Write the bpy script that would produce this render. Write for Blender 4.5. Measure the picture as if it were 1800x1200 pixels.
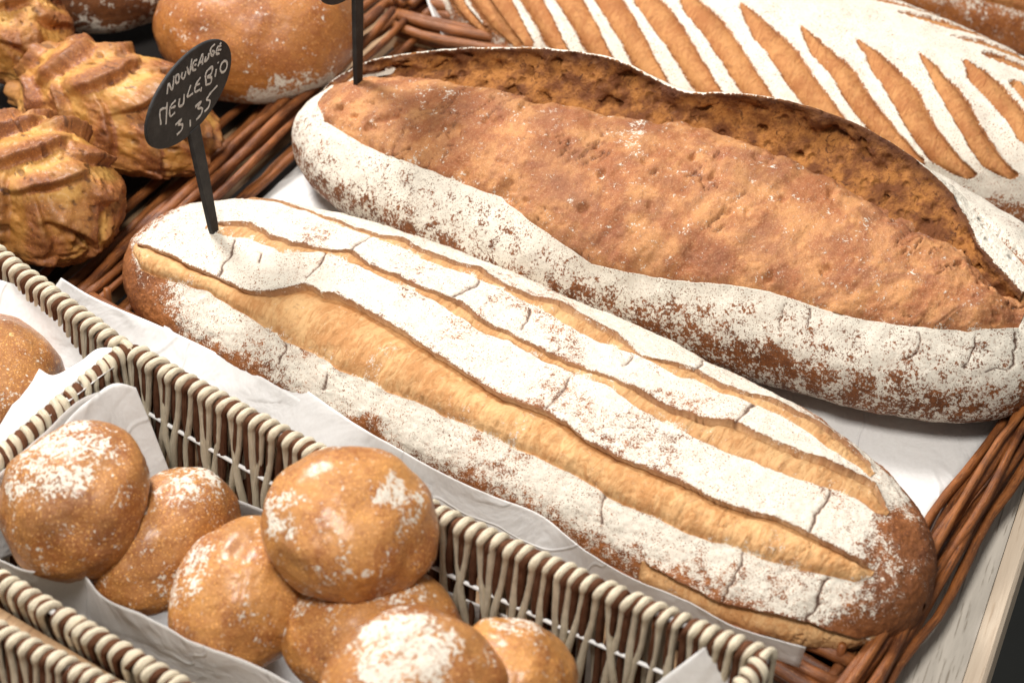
import bpy, math, random
import numpy as np
from mathutils import Vector, Matrix

for o in list(bpy.data.objects): bpy.data.objects.remove(o, do_unlink=True)
SC = bpy.context.scene
COL = SC.collection
rnd = random.Random(7)

# ------------------------------------------------------------------ camera
PITCH = math.radians(43); DIST = 1.6; FPX = 4000.0
CAM = np.array([0, -DIST*math.cos(PITCH), DIST*math.sin(PITCH)])
FW = np.array([0, math.cos(PITCH), -math.sin(PITCH)]); RT = np.array([1., 0, 0]); UP = np.array([0, math.sin(PITCH), math.cos(PITCH)])
cd = bpy.data.cameras.new('camera'); cam = bpy.data.objects.new('camera', cd); COL.objects.link(cam)
cam.location = CAM; cam.rotation_euler = (math.pi/2-PITCH, 0, 0)
cd.lens = 80; cd.sensor_width = 36; cd.clip_start = .05; cd.clip_end = 50
cd.dof.use_dof = True; cd.dof.focus_distance = 1.53; cd.dof.aperture_fstop = 7.0
SC.camera = cam

# ------------------------------------------------------------------ light
w = bpy.data.worlds.new('World'); SC.world = w; w.use_nodes = True
bg = w.node_tree.nodes['Background']; bg.inputs[0].default_value = (1.0, .97, .93, 1); bg.inputs[1].default_value = .21
def area(name, loc, target, size, sy, power, col):
    l = bpy.data.lights.new(name, 'AREA'); l.shape = 'RECTANGLE'; l.size = size; l.size_y = sy; l.energy = power; l.color = col
    o = bpy.data.objects.new(name, l); COL.objects.link(o); o.location = loc
    o.rotation_euler = (Vector(target)-Vector(loc)).to_track_quat('-Z', 'Y').to_euler()
    return o
area('window_light', (-1.0, 1.3, 1.9), (0, 0, 0), .6, .6, 75, (1.0, .985, .97))
area('ceiling_light', (-.35, -.75, 2.2), (0, 0, 0), .6, .6, 44, (1.0, .96, .91))
SC.view_settings.view_transform = 'Standard'; SC.view_settings.look = 'None'
SC.view_settings.exposure = .24; SC.view_settings.gamma = 1
SC.render.engine = 'CYCLES'
SC.render.resolution_x = 1024; SC.render.resolution_y = 682

# ------------------------------------------------------------------ helpers
def at(x, y, z=0.):
    r = FW+RT*(x-900)/FPX+UP*(600-y)/FPX
    return CAM+r*((z-CAM[2])/r[2])
def at_y(x, y, Y):
    r = FW+RT*(x-900)/FPX+UP*(600-y)/FPX
    return CAM+r*((Y-CAM[1])/r[1])
def depth(P): return float((np.asarray(P)-CAM)@FW)

def vnoise(P, seed=0):
    P = np.asarray(P, float); I = np.floor(P).astype(np.int64); f = P-I; f = f*f*f*(f*(f*6-15)+10)
    def h(i, j, k):
        n = (i*374761393+j*668265263+k*2147483647+seed*1274126177) & 0xFFFFFFFF
        n = ((n ^ (n >> 13))*1274126177) & 0xFFFFFFFF
        n = ((n ^ (n >> 16))*2246822519) & 0xFFFFFFFF
        return ((n ^ (n >> 15)) & 0xFFFF)/65535.
    x, y, z = I[..., 0], I[..., 1], I[..., 2]; a, b, c = f[..., 0], f[..., 1], f[..., 2]
    l = lambda p, q, t: p+(q-p)*t
    return l(l(l(h(x, y, z), h(x+1, y, z), a), l(h(x, y+1, z), h(x+1, y+1, z), a), b),
             l(l(h(x, y, z+1), h(x+1, y, z+1), a), l(h(x, y+1, z+1), h(x+1, y+1, z+1), a), b), c)
def fbm(P, sc, octv=4, seed=0):
    t = 0; a = 1; n = 0
    for i in range(octv):
        t = t+a*(vnoise(np.asarray(P)*sc*2**i+17.3*i, seed+i)-.5); n += a; a *= .5
    return t/n*2
def sst(a, b, x):
    t = np.clip((x-a)/(b-a), 0, 1); return t*t*(3-2*t)

def mesh(name, V, F, mats, attrs=None, uv=None, smooth=True, midx=None):
    V = np.ascontiguousarray(V, np.float32); m = bpy.data.meshes.new(name)
    if isinstance(F, np.ndarray):
        k = F.shape[1]; n = len(F)
        m.vertices.add(len(V)); m.vertices.foreach_set('co', V.ravel())
        m.loops.add(n*k); m.loops.foreach_set('vertex_index', F.astype(np.int32).ravel())
        m.polygons.add(n); m.polygons.foreach_set('loop_start', np.arange(0, n*k, k, dtype=np.int32))
        m.update(calc_edges=True)
    else:
        m.from_pydata([tuple(map(float, v)) for v in V], [], F)
    if attrs:
        for k_, v in attrs.items():
            a = m.attributes.new(k_, 'FLOAT', 'POINT'); a.data.foreach_set('value', np.ascontiguousarray(v, np.float32).ravel())
    if uv is not None:
        u = m.uv_layers.new(name='UVMap'); li = np.empty(len(m.loops), np.int32); m.loops.foreach_get('vertex_index', li)
        u.data.foreach_set('uv', np.ascontiguousarray(uv, np.float32)[li].ravel())
    m.validate()
    m.polygons.foreach_set('use_smooth', np.full(len(m.polygons), smooth))
    for q in (mats if isinstance(mats, (list, tuple)) else [mats]): m.materials.append(q)
    if midx is not None: m.polygons.foreach_set('material_index', np.asarray(midx, np.int32))
    m.update()
    return m
def obj(name, me, parent=None, loc=None):
    o = bpy.data.objects.new(name, me); COL.objects.link(o)
    if parent is not None: o.parent = parent
    if loc is not None: o.location = loc
    return o
def tag(o, label, cat, group=None):
    o['label'] = label; o['category'] = cat
    if group: o['group'] = group
    return o
def empty(name, loc, rz=0):
    o = obj(name, None, None, loc); o.rotation_euler = (0, 0, rz); o.empty_display_size = .02; return o
def grid_faces(n, m, closed=False):
    i, j = np.meshgrid(np.arange(n-1), np.arange(m if closed else m-1), indexing='ij'); j2 = (j+1) % m
    return np.stack([i*m+j, (i+1)*m+j, (i+1)*m+j2, i*m+j2], -1).reshape(-1, 4)
def tube(path, rad, sides=8, cap=True):
    P = np.asarray(path, float); n = len(P); rad = np.broadcast_to(rad, (n,))
    T = np.gradient(P, axis=0); T /= np.linalg.norm(T, axis=1)[:, None]
    u = np.cross(T[0], [0, 0, 1.]); 
    if np.linalg.norm(u) < 1e-3: u = np.cross(T[0], [1., 0, 0])
    u /= np.linalg.norm(u); V = []
    for i in range(n):
        u = u-T[i]*(u@T[i]); u /= np.linalg.norm(u); v = np.cross(T[i], u)
        a = np.arange(sides)*2*math.pi/sides
        V.append(P[i]+rad[i]*(np.cos(a)[:, None]*u+np.sin(a)[:, None]*v))
    V = np.concatenate(V); F = [tuple(f) for f in grid_faces(n, sides, True)]
    if cap: F += [tuple(range(sides)), tuple(range((n-1)*sides, n*sides))[::-1]]
    return V, F
def spline(pts, n):
    P = np.asarray(pts, float); d = np.r_[0, np.cumsum(np.linalg.norm(np.diff(P, axis=0), axis=1))]; d /= d[-1]
    t = np.linspace(0, 1, n); m = np.gradient(P, d, axis=0) if len(P) > 2 else np.repeat([(P[1]-P[0])], 2, 0)
    k = np.clip(np.searchsorted(d, t, 'right')-1, 0, len(P)-2); h = d[k+1]-d[k]; x = ((t-d[k])/h)[:, None]; h = h[:, None]
    return (2*x**3-3*x**2+1)*P[k]+(x**3-2*x**2+x)*h*m[k]+(-2*x**3+3*x**2)*P[k+1]+(x**3-x**2)*h*m[k+1]

# ------------------------------------------------------------------ material builder
class NT:
    def __init__(s, name):
        s.m = bpy.data.materials.new(name); s.m.use_nodes = True; s.t = s.m.node_tree
        s.b = s.t.nodes['Principled BSDF']
    def n(s, ty, **kw):
        o = s.t.nodes.new(ty)
        for k, v in kw.items(): setattr(o, k, v)
        return o
    def put(s, sock, v):
        if hasattr(v, 'is_output') or isinstance(v, bpy.types.NodeSocket): s.t.links.new(v, sock)
        else:
            if isinstance(v, tuple) and len(v) == 3: v = (*v, 1)
            sock.default_value = v
    def attr(s, name): return s.n('ShaderNodeAttribute', attribute_name=name).outputs['Fac']
    def coord(s, which='Object', scale=None):
        o = s.n('ShaderNodeTexCoord').outputs[which]
        if scale is None: return o
        mp = s.n('ShaderNodeMapping'); s.put(mp.inputs['Vector'], o); mp.inputs['Scale'].default_value = scale; return mp.outputs[0]
    def noise(s, vec, scale, detail=3, rough=.55, dist=0, out='Fac'):
        q = s.n('ShaderNodeTexNoise'); s.put(q.inputs['Vector'], vec); q.inputs['Scale'].default_value = scale
        q.inputs['Detail'].default_value = detail; q.inputs['Roughness'].default_value = rough; q.inputs['Distortion'].default_value = dist
        return q.outputs[out]
    def voro(s, vec, scale, out='Distance', feature='F1', rand=1):
        q = s.n('ShaderNodeTexVoronoi', feature=feature); s.put(q.inputs['Vector'], vec); q.inputs['Scale'].default_value = scale
        q.inputs['Randomness'].default_value = rand; return q.outputs[out]
    def math(s, op, a, b=0., c=None, clamp=False):
        q = s.n('ShaderNodeMath', operation=op, use_clamp=clamp); s.put(q.inputs[0], a); s.put(q.inputs[1], b)
        if c is not None: s.put(q.inputs[2], c)
        return q.outputs[0]
    def step(s, v, a, b, lo=0., hi=1.):
        q = s.n('ShaderNodeMapRange', interpolation_type='SMOOTHSTEP'); s.put(q.inputs[0], v)
        q.inputs[1].default_value = a; q.inputs[2].default_value = b; q.inputs[3].default_value = lo; q.inputs[4].default_value = hi
        return q.outputs[0]
    def mix(s, f, a, b, mode='MIX'):
        q = s.n('ShaderNodeMix', data_type='RGBA', blend_type=mode); s.put(q.inputs[0], f); s.put(q.inputs[6], a); s.put(q.inputs[7], b)
        return q.outputs[2]
    def bump(s, h, dist, strength=1., normal=None):
        q = s.n('ShaderNodeBump'); s.put(q.inputs['Height'], h); q.inputs['Distance'].default_value = dist; q.inputs['Strength'].default_value = strength
        if normal is not None: s.put(q.inputs['Normal'], normal)
        return q.outputs[0]
    def out(s, **kw):
        for k, v in kw.items(): s.put(s.b.inputs[k.replace('_', ' ')], v)
        return s.m

FLOUR = (.775, .715, .605)
def bread_mat(name, crust=((.36, .125, .03), (.20, .06, .015)), crumb=((.62, .285, .075), (.47, .175, .038)), flour=FLOUR,
              fscale=520., speck=1.5, coat=.0, blister=0., rough=.62, green=0., fine=1., mott=0., fibw=1., vary=0.):
    t = NT(name); P = t.coord('Object'); U = t.coord('UV')
    fl = t.attr('flour'); cut = t.attr('cut'); bake = t.attr('bake'); crk = t.attr('crack')
    n1 = t.noise(P, 35, 5, .6); n2 = t.noise(P, 240, 4, .65); n3 = t.noise(P, 900, 2, .6)
    um = t.n('ShaderNodeMapping'); t.put(um.inputs['Vector'], U); um.inputs['Scale'].default_value = (190, 70, 1)
    fib = t.noise(um.outputs[0], 1., 6, .68, 1.6)
    # crust
    cr = t.mix(t.step(t.math('ADD', t.math('MULTIPLY', n1, .6), t.math('MULTIPLY', n2, .4)), .38, .64), crust[0], crust[1])
    if vary: cr = t.mix(t.math('MULTIPLY', t.n('ShaderNodeObjectInfo').outputs['Random'], vary), cr, (.21, .062, .014))
    cr = t.mix(t.step(n3, .56, .74), cr, tuple(min(1, c*1.9) for c in crust[0]))
    # torn crumb in the scores
    cm = t.mix(t.step(t.math('ADD', t.math('MULTIPLY', fib, .5*fibw), t.math('MULTIPLY', n1, 1-.5*fibw)), .40, .60), crumb[0], crumb[1])
    cm = t.mix(t.math('MULTIPLY', t.step(n2, .54, .74), .45), cm, tuple(c*.45 for c in crumb[1]))
    if mott:
        mo = t.noise(P, 24, 6, .68, .8); cm = t.mix(t.math('MULTIPLY', t.step(mo, .42, .66), .75), cm, (.27, .095, .045)); cm = t.mix(t.math('MULTIPLY', t.step(t.noise(P, 1300, 3, .6), .5, .68), .5), cm, (.24, .08, .03)); cm = t.mix(t.math('MULTIPLY', t.step(n3, .5, .7), .35), cm, (.70, .42, .22))
    if green: cm = t.mix(t.math('MULTIPLY', t.step(t.noise(P, 60, 3), .5, .66), green), cm, (.30, .21, .035))
    c = t.mix(cut, cr, cm)
    c = t.mix(t.math('MULTIPLY', bake, .8), c, (.085, .026, .010))
    if blister:
        bl = t.voro(P, 300); bl2 = t.step(bl, .10, .42, 1., 0.)
        sel = t.step(t.noise(P, 120, 2), .47, .62)
        c = t.mix(t.math('MULTIPLY', t.math('MULTIPLY', bl2, sel), blister), c, (.66, .34, .12))
    c = t.mix(crk, c, (.07, .024, .009))
    f1 = t.noise(P, fscale, 6, .72); f2 = t.noise(P, fscale*.22, 4, .6)
    v = t.math('ADD', fl, t.math('MULTIPLY', t.math('SUBTRACT', t.math('ADD', t.math('MULTIPLY', f1, .62), t.math('MULTIPLY', f2, .38)), .5), speck*2.0))
    fac = t.math('MULTIPLY', t.step(v, .38, .58), t.step(t.noise(P, fscale*.12, 5, .7), .25, .55, .80, 1.))
    pep = t.step(t.noise(P, 950, 2, .5), .57, .66); fac = t.math('MULTIPLY', fac, t.math('SUBTRACT', 1., t.math('MULTIPLY', pep, t.step(t.noise(P, 60, 4, .65), .38, .60, .28, 1.))))
    fac = t.math('MULTIPLY', fac, t.step(fl, .0, .03))
    fac = t.math('MULTIPLY', fac, t.math('SUBTRACT', 1., t.math('MULTIPLY', crk, .93)))
    tone = t.mix(t.step(t.noise(P, fscale*.45, 4, .6), .35, .7), tuple(x*.90 for x in flour), flour)
    c = t.mix(t.math('MULTIPLY', fac, .97), c, tone)
    hgt = t.math('ADD', t.math('MULTIPLY', fac, .30), t.math('ADD', t.math('MULTIPLY', f1, .40), t.math('MULTIPLY', t.noise(P, 2300, 3, .6), .35)))
    hgt = t.math('ADD', hgt, t.math('MULTIPLY', t.math('MULTIPLY', fib, cut), 1.6*fibw))
    hgt = t.math('ADD', hgt, t.math('MULTIPLY', t.math('MULTIPLY', n2, .9), t.math('SUBTRACT', 1., t.math('MULTIPLY', fac, .8))))
    nb = t.bump(hgt, .0012*fine, .9)
    ro = t.math('ADD', t.math('MULTIPLY', fac, .30), rough, clamp=True)
    return t.out(Base_Color=c, Roughness=ro, Normal=nb, Specular_IOR_Level=.35, Coat_Weight=t.math('MULTIPLY', t.math('SUBTRACT', 1., fac), coat), Coat_Roughness=.28)

M_A = bread_mat('crust_scored_flour', crust=((.33, .115, .03), (.15, .045, .012)), crumb=((.74, .44, .195), (.54, .255, .088)), speck=1.75, fscale=900)
M_B = bread_mat('crust_split_loaf', crust=((.22, .075, .022), (.10, .032, .010)), crumb=((.58, .27, .10), (.34, .115, .038)), speck=2.2, fscale=480, mott=1., fibw=.35)
M_C = bread_mat('crust_striped_loaf', crumb=((.54, .25, .085), (.38, .14, .04)), speck=1.3, fscale=600)
M_ROLL = bread_mat('crust_roll', crust=((.58, .265, .072), (.33, .105, .022)), crumb=((.6, .26, .06), (.5, .2, .04)), speck=2.3, fscale=360, coat=.45, blister=.8, rough=.36, fine=1.1, vary=.5)
M_ROUND = bread_mat('crust_round_loaf', crust=((.40, .155, .035), (.28, .085, .018)), speck=1.8, fscale=300, coat=.2, blister=.5, rough=.42)
M_CHEESE = bread_mat('crust_snipped_loaf', crust=((.40, .155, .042), (.22, .066, .022)), crumb=((.66, .36, .095), (.44, .19, .034)), green=.25, fibw=.1, speck=1.8, coat=.12, rough=.45)
M_DARKLOAF = bread_mat('crust_dark_loaf', crust=((.20, .075, .025), (.09, .03, .012)), speck=2.0, fscale=200)

def mat_ear():
    t = NT('torn_crumb_inside_ear'); P = t.coord('Object')
    n1 = t.noise(P, 55, 5, .65); n2 = t.noise(P, 320, 4, .65); pit = t.voro(P, 95)
    c = t.mix(t.step(n1, .38, .62), (.36, .145, .036), (.13, .042, .012)); c = t.mix(t.step(t.noise(P, 130, 4, .7, 1.), .55, .68), c, (.08, .026, .008))  # brown crumb tones, lowered to hold the shade under the ear
    c = t.mix(t.step(n2, .52, .7), c, (.17, .055, .016))
    c = t.mix(t.math('MULTIPLY', t.attr('rim'), .85), c, (.07, .024, .012))
    fl = t.attr('flour')
    v = t.math('ADD', fl, t.math('MULTIPLY', t.math('SUBTRACT', t.noise(P, 420, 3), .5), 2.2))
    fac = t.math('MULTIPLY', t.step(v, .4, .6), t.step(fl, 0, .05))
    c = t.mix(fac, c, FLOUR)
    h = t.math('ADD', t.math('MULTIPLY', n2, 1.), t.math('MULTIPLY', t.step(pit, .1, .4), 1.2))
    return t.out(Base_Color=c, Roughness=.75, Normal=t.bump(h, .002, 1.), Specular_IOR_Level=.2)
M_EAR = mat_ear()

def mat_cord(name, c1, c2):
    t = NT(name); n = t.noise(t.coord('UV', (110, 1100, 1)), 1., 5, .65, .5); n2 = t.noise(t.coord('Object'), 120, 3)
    c = t.mix(t.step(n, .35, .7), c1, c2); c = t.mix(t.math('MULTIPLY', t.step(n2, .45, .7), .35), c, tuple(x*.7 for x in c1))
    return t.out(Base_Color=c, Roughness=.92, Normal=t.bump(n, .0024, 1.), Specular_IOR_Level=.08)
M_WCORD = mat_cord('paper_cord_cream', (.76, .65, .47), (.84, .75, .58))
M_BCORD = mat_cord('paper_cord_brown', (.115, .045, .022), (.20, .092, .052))
def mat_simple(name, c, r=.5, **k):
    t = NT(name); return t.out(Base_Color=c, Roughness=r, **k)
M_WIRE = mat_simple('white_coated_wire', (.78, .77, .75), .35)

def mat_wicker():
    t = NT('willow_rod'); P = t.coord('Object'); n = t.noise(P, 40, 4, .6); n2 = t.noise(t.coord('UV', (55, 600, 1)), 1., 5, .65, .4)
    oi = t.n('ShaderNodeObjectInfo').outputs['Random']
    c = t.mix(t.step(n, .35, .65), (.25, .078, .016), (.095, .026, .007))
    c = t.mix(t.math('MULTIPLY', oi, .45), c, (.36, .125, .03))
    c = t.mix(t.math('MULTIPLY', t.step(n2, .50, .64), .75), c, (.06, .019, .007)); c = t.mix(t.math('MULTIPLY', t.step(t.noise(t.coord('UV', (220, 900, 1)), 1., 2), .62, .70), .5), c, (.50, .26, .11))
    return t.out(Base_Color=c, Roughness=.5, Normal=t.bump(n2, .0010, .8))
M_ROD = mat_wicker()
def mat_paper():
    t = NT('baking_parchment'); P = t.coord('Object')
    n = t.noise(P, 18, 4, .55, .8); n2 = t.noise(P, 500, 3, .6)
    c = t.mix(t.step(n2, .3, .7), (.83, .81, .785), (.88, .865, .845))
    cre = t.math('ABSOLUTE', t.math('SUBTRACT', t.noise(P, 9, 2, .4, 1.2), .5)); cre = t.step(cre, 0, .02, 1., 0.)
    h = t.math('ADD', n, t.math('MULTIPLY', cre, .12))
    nb = t.bump(h, .008, .6)
    b = t.out(Base_Color=c, Roughness=.55, Normal=nb, Specular_IOR_Level=.3)
    tr = t.n('ShaderNodeBsdfTranslucent'); t.put(tr.inputs[0], (.75, .71, .66)); t.put(tr.inputs['Normal'], nb)
    mx = t.n('ShaderNodeMixShader'); mx.inputs[0].default_value = .30
    t.t.links.new(t.b.outputs[0], mx.inputs[1]); t.t.links.new(tr.outputs[0], mx.inputs[2])
    t.t.links.new(mx.outputs[0], t.t.nodes['Material Output'].inputs[0])
    return t.m
M_PAPER = mat_paper()
def mat_wood(name, a, b, dark, ang, warp=1.):
    t = NT(name); P = t.coord('Object'); ro = t.n('ShaderNodeMapping'); t.put(ro.inputs[0], P); ro.inputs['Rotation'].default_value = (0, 0, ang); P = ro.outputs[0]
    mp = t.n('ShaderNodeMapping'); t.put(mp.inputs[0], P); mp.inputs['Scale'].default_value = (1, 9, 9)
    n = t.noise(mp.outputs[0], 12, 5, .6, .8); 
    mp2 = t.n('ShaderNodeMapping'); t.put(mp2.inputs[0], P); mp2.inputs['Scale'].default_value = (1, 14, 14)
    g = t.noise(mp2.outputs[0], 32, 3, .6)
    c = t.mix(t.step(n, .3, .7), a, b); c = t.mix(t.math('MULTIPLY', t.step(g, .56, .68), .75), c, dark)
    return t.out(Base_Color=c, Roughness=.6, Normal=t.bump(g, .0006, .6), Specular_IOR_Level=.3)

# ------------------------------------------------------------------ directions of the display
TA = math.atan2(-.3407, .5183)                       # long side of the trays and loaves
TL = np.array([math.cos(TA), math.sin(TA), 0]); TN = np.array([-TL[1], TL[0], 0])

# ------------------------------------------------------------------ setting: counter, floor
def slab(name, pts, z0, z1, m, bevel=0.):
    V = [(*p[:2], z1) for p in pts]+[(*p[:2], z0) for p in pts]; n = len(pts)
    F = [tuple(range(n)), tuple(range(n, 2*n))[::-1]]+[(i, i+n, (i+1) % n+n, (i+1) % n) for i in range(n)]
    o = obj(name, mesh(name, np.array(V), F, m, smooth=False))
    if bevel:
        b = o.modifiers.new('b', 'BEVEL'); b.width = bevel; b.segments = 3; b.limit_method = 'ANGLE'
    return o
e0 = at(1800, 985, -.016); e1 = at(1733, 1200, -.016); ed = (e1-e0)/np.linalg.norm(e1-e0); en = np.array([ed[1], -ed[0], 0])
if en[0] > 0: en = -en                                # points into the counter
EANG = math.atan2(ed[1], ed[0])
M_GREYWOOD = mat_wood('grey_washed_oak', (.43, .39, .335), (.54, .49, .42), (.20, .165, .125), -EANG)
M_EDGEWOOD = mat_wood('lit_oak_edge', (.60, .48, .36), (.68, .56, .43), (.48, .36, .25), -EANG)  # beige edge wood, paler than the board to carry light on the chamfer
M_OAK = mat_wood('warm_oak', (.42, .27, .15), (.33, .195, .10), (.16, .085, .04), -TA+1.57)
pA = e0-ed*1.2; pB = e1+ed*.9
cb = slab('counter', [pA+en*.028, pB+en*.028, pB+en*1.9, pA+en*1.9], -.07, -.030, M_OAK); cb['kind'] = 'structure'
# grey board with its chamfered beige edge, coloured paler as if lit
def prism(name, prof, a, b, inn, m, midx=None, parent=None):
    V = [a+inn*q[0]+np.array([0, 0, q[1]]) for q in prof]+[b+inn*q[0]+np.array([0, 0, q[1]]) for q in prof]; n = len(prof)
    F = [tuple(range(n)), tuple(range(n, 2*n))[::-1]]+[(i, i+n, (i+1) % n+n, (i+1) % n) for i in range(n)]
    return obj(name, mesh(name, np.array(V)-[0, 0, 0], F, m, smooth=False), parent)
a_ = pA.copy(); a_[2] = 0; b_ = pB.copy(); b_[2] = 0
gb = prism('edge_board', [(.0135, -.0085), (.16, -.0085), (.16, -.0295), (.0135, -.0295)], a_, b_, en, M_GREYWOOD)
tag(gb, 'grey oak board along the edge of the counter beside the wicker tray', 'board')
lip = prism('edge_strip', [(0., -.0145), (.0025, -.0115), (.013, -.0078), (.013, -.028), (.013, -.0699), (0., -.0699)], a_, b_, en, M_EDGEWOOD, parent=gb)
t = NT('dark_floor'); M_FLOOR = t.out(Base_Color=t.mix(t.step(t.noise(t.coord('Object'), 3, 4), .3, .7), (.075, .08, .074), (.10, .105, .098)), Roughness=.6)
fl = slab('floor', [(-6, -6), (6, -6), (6, 6), (-6, 6)], -1.0, -.9, M_FLOOR); fl['kind'] = 'structure'

# ------------------------------------------------------------------ wicker trays
def rod_mesh(a, b, wav, rad, seed, sag=0.):
    r = random.Random(seed); n = 26; tt = np.linspace(0, 1, n)[:, None]; P = a+(b-a)*tt
    d = (b-a)/np.linalg.norm(b-a); s = np.array([-d[1], d[0], 0]); L = np.linalg.norm(b-a)
    f1, f2, p1, p2 = r.uniform(7, 12), r.uniform(4, 9), r.uniform(0, 6), r.uniform(0, 6)
    n_w = np.cumsum([[r.gauss(0, .0006)] for _ in range(n)], 0); P = P+s*(n_w-n_w[-1]*tt)+s*wav*np.sin(tt*L*f1*4+p1)+np.array([0, 0, 1.])*wav*.8*np.sin(tt*L*f2*5+p2)
    rad = rad*(1+.12*np.sin(np.linspace(0, 9, n)+p1))
    V, F = tube(P, rad*(1+.10*np.array([r.uniform(-1, 1) for _ in range(n)])), 8); uv = np.stack([np.repeat(np.linspace(0, L, n)+seed*.37, 8), np.tile(np.abs(np.arange(8)-4)*rad.mean(), n)], -1); return mesh('rod', V, F, M_ROD, uv=uv)
def rim(tray, a, b, seed, bundle):
    """a bundle of long willow rods from a to b; bundle = list of (sideways, height, radius)"""
    d = (b-a)/np.linalg.norm(b-a); s = np.array([-d[1], d[0], 0])
    for k, (so, h, rr) in enumerate(bundle):
        o = s*so+np.array([0, 0, h]); j = rnd.uniform(-.004, .004)
        obj('rod', rod_mesh(a+o+s*j, b+o-s*j, .0022, rr, seed+k), tray)
def weave(tray, a, b, seed, h0, h1):
    """short upright stakes that the side rods bend around"""
    L = np.linalg.norm(b-a); n = int(L/.03)
    for k in range(n):
        p = a+(b-a)*(k+.5)/n; V, F = tube([p+[0, 0, h0], p+[rnd.uniform(-.003, .003), 0, (h0+h1)/2], p+[rnd.uniform(-.003, .003), 0, h1]], .0026, 6)
        obj('stake', mesh('stake', V, F, M_ROD), tray)
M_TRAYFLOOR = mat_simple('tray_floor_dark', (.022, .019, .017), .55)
tray = empty('wicker_tray', (0, 0, 0)); tag(tray, 'brown wicker tray with thick rod rim carrying the two long loaves', 'tray')
cFL = at(150, 548, .012); cBL = at(700, 45, .012); cFR = at(1490, 1212, .012); cBR = cFR+(at(1790, 745, .012)-cFR)*2.05
z0 = np.array([0, 0, 1.])
BUN = [(0, .013, .0036), (.0105, .015, .0034), (-.009, .014, .0034), (.005, .020, .0030), (-.0165, .009, .0034), (.0185, .008, .0036), (-.023, .002, .0034), (-.004, .004, .0038), (.013, .000, .0038), (-.014, -.002, .0038), (.006, -.009, .004), (-.008, -.012, .004)]
BUNL = [(.002, .012, .0034), (.0115, .011, .0036), (-.008, .009, .0030), (.019, .004, .0034), (-.020, -.004, .0032), (.007, .000, .0034), (.0145, -.006, .0034), (-.013, -.010, .0034)]
BUND = [(.006, .004, .0036), (-.008, .000, .0036), (-.020, -.006, .0036)]
rim(tray, cFL, cBL, 10, BUNL); rim(tray, cFR+(cFR-cBR)*.12, cBR, 40, [(x*.62-.003, y-.004, z) for x, y, z in BUN])
FRONTB = [(0, .010, .0048), (.009, .006, .0045), (-.009, .006, .0045), (.004, .001, .0045), (-.005, -.004, .0045), (.004, -.01, .0045), (-.004, -.018, .0045)]
rim(tray, cFL, cFR, 70, FRONTB); rim(tray, cBL, cBR, 90, FRONTB)
weave(tray, cFL+TN*.012, cFR+TN*.012, 1, -.03, .02)
fpts = [cFL, cFR, cBR, cBL]
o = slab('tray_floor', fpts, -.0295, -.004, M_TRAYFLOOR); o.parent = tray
# the tray to the left, holding the snipped breads
tray2 = empty('wicker_tray', (0, 0, 0)); tag(tray2, 'dark wicker tray at the upper left under the snipped golden breads', 'tray')
sh = -TL*.046-np.array([0, 0, .012])
rim(tray2, cFL+sh-TN*.05, cBL+sh+TN*.06, 130, BUND)
f2 = [cFL+sh*1.6-TN*.05, cBL+sh*1.6+TN*.25, cBL-TL*.6+TN*.25, cFL-TL*.6-TN*.05]
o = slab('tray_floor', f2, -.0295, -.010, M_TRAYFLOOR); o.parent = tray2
# the tray behind, holding the striped loaf
tray3 = empty('wicker_tray', (0, 0, 0)); tag(tray3, 'brown wicker tray behind, under the long striped loaf', 'tray')
g0 = cBL+TN*.035+TL*.01; g1 = cBR+TN*.035
rim(tray3, g0-TL*.03-z0*.02, g0-TL*.03+TN*.5-z0*.02, 160, BUN); rim(tray3, g0, g1, 190, [(x, y-.004, z) for x, y, z in FRONTB])
o = slab('tray_floor', [g0, g1, g1+TN*.5, g0+TN*.5], -.0295, -.024, M_TRAYFLOOR); o.parent = tray3

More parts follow.
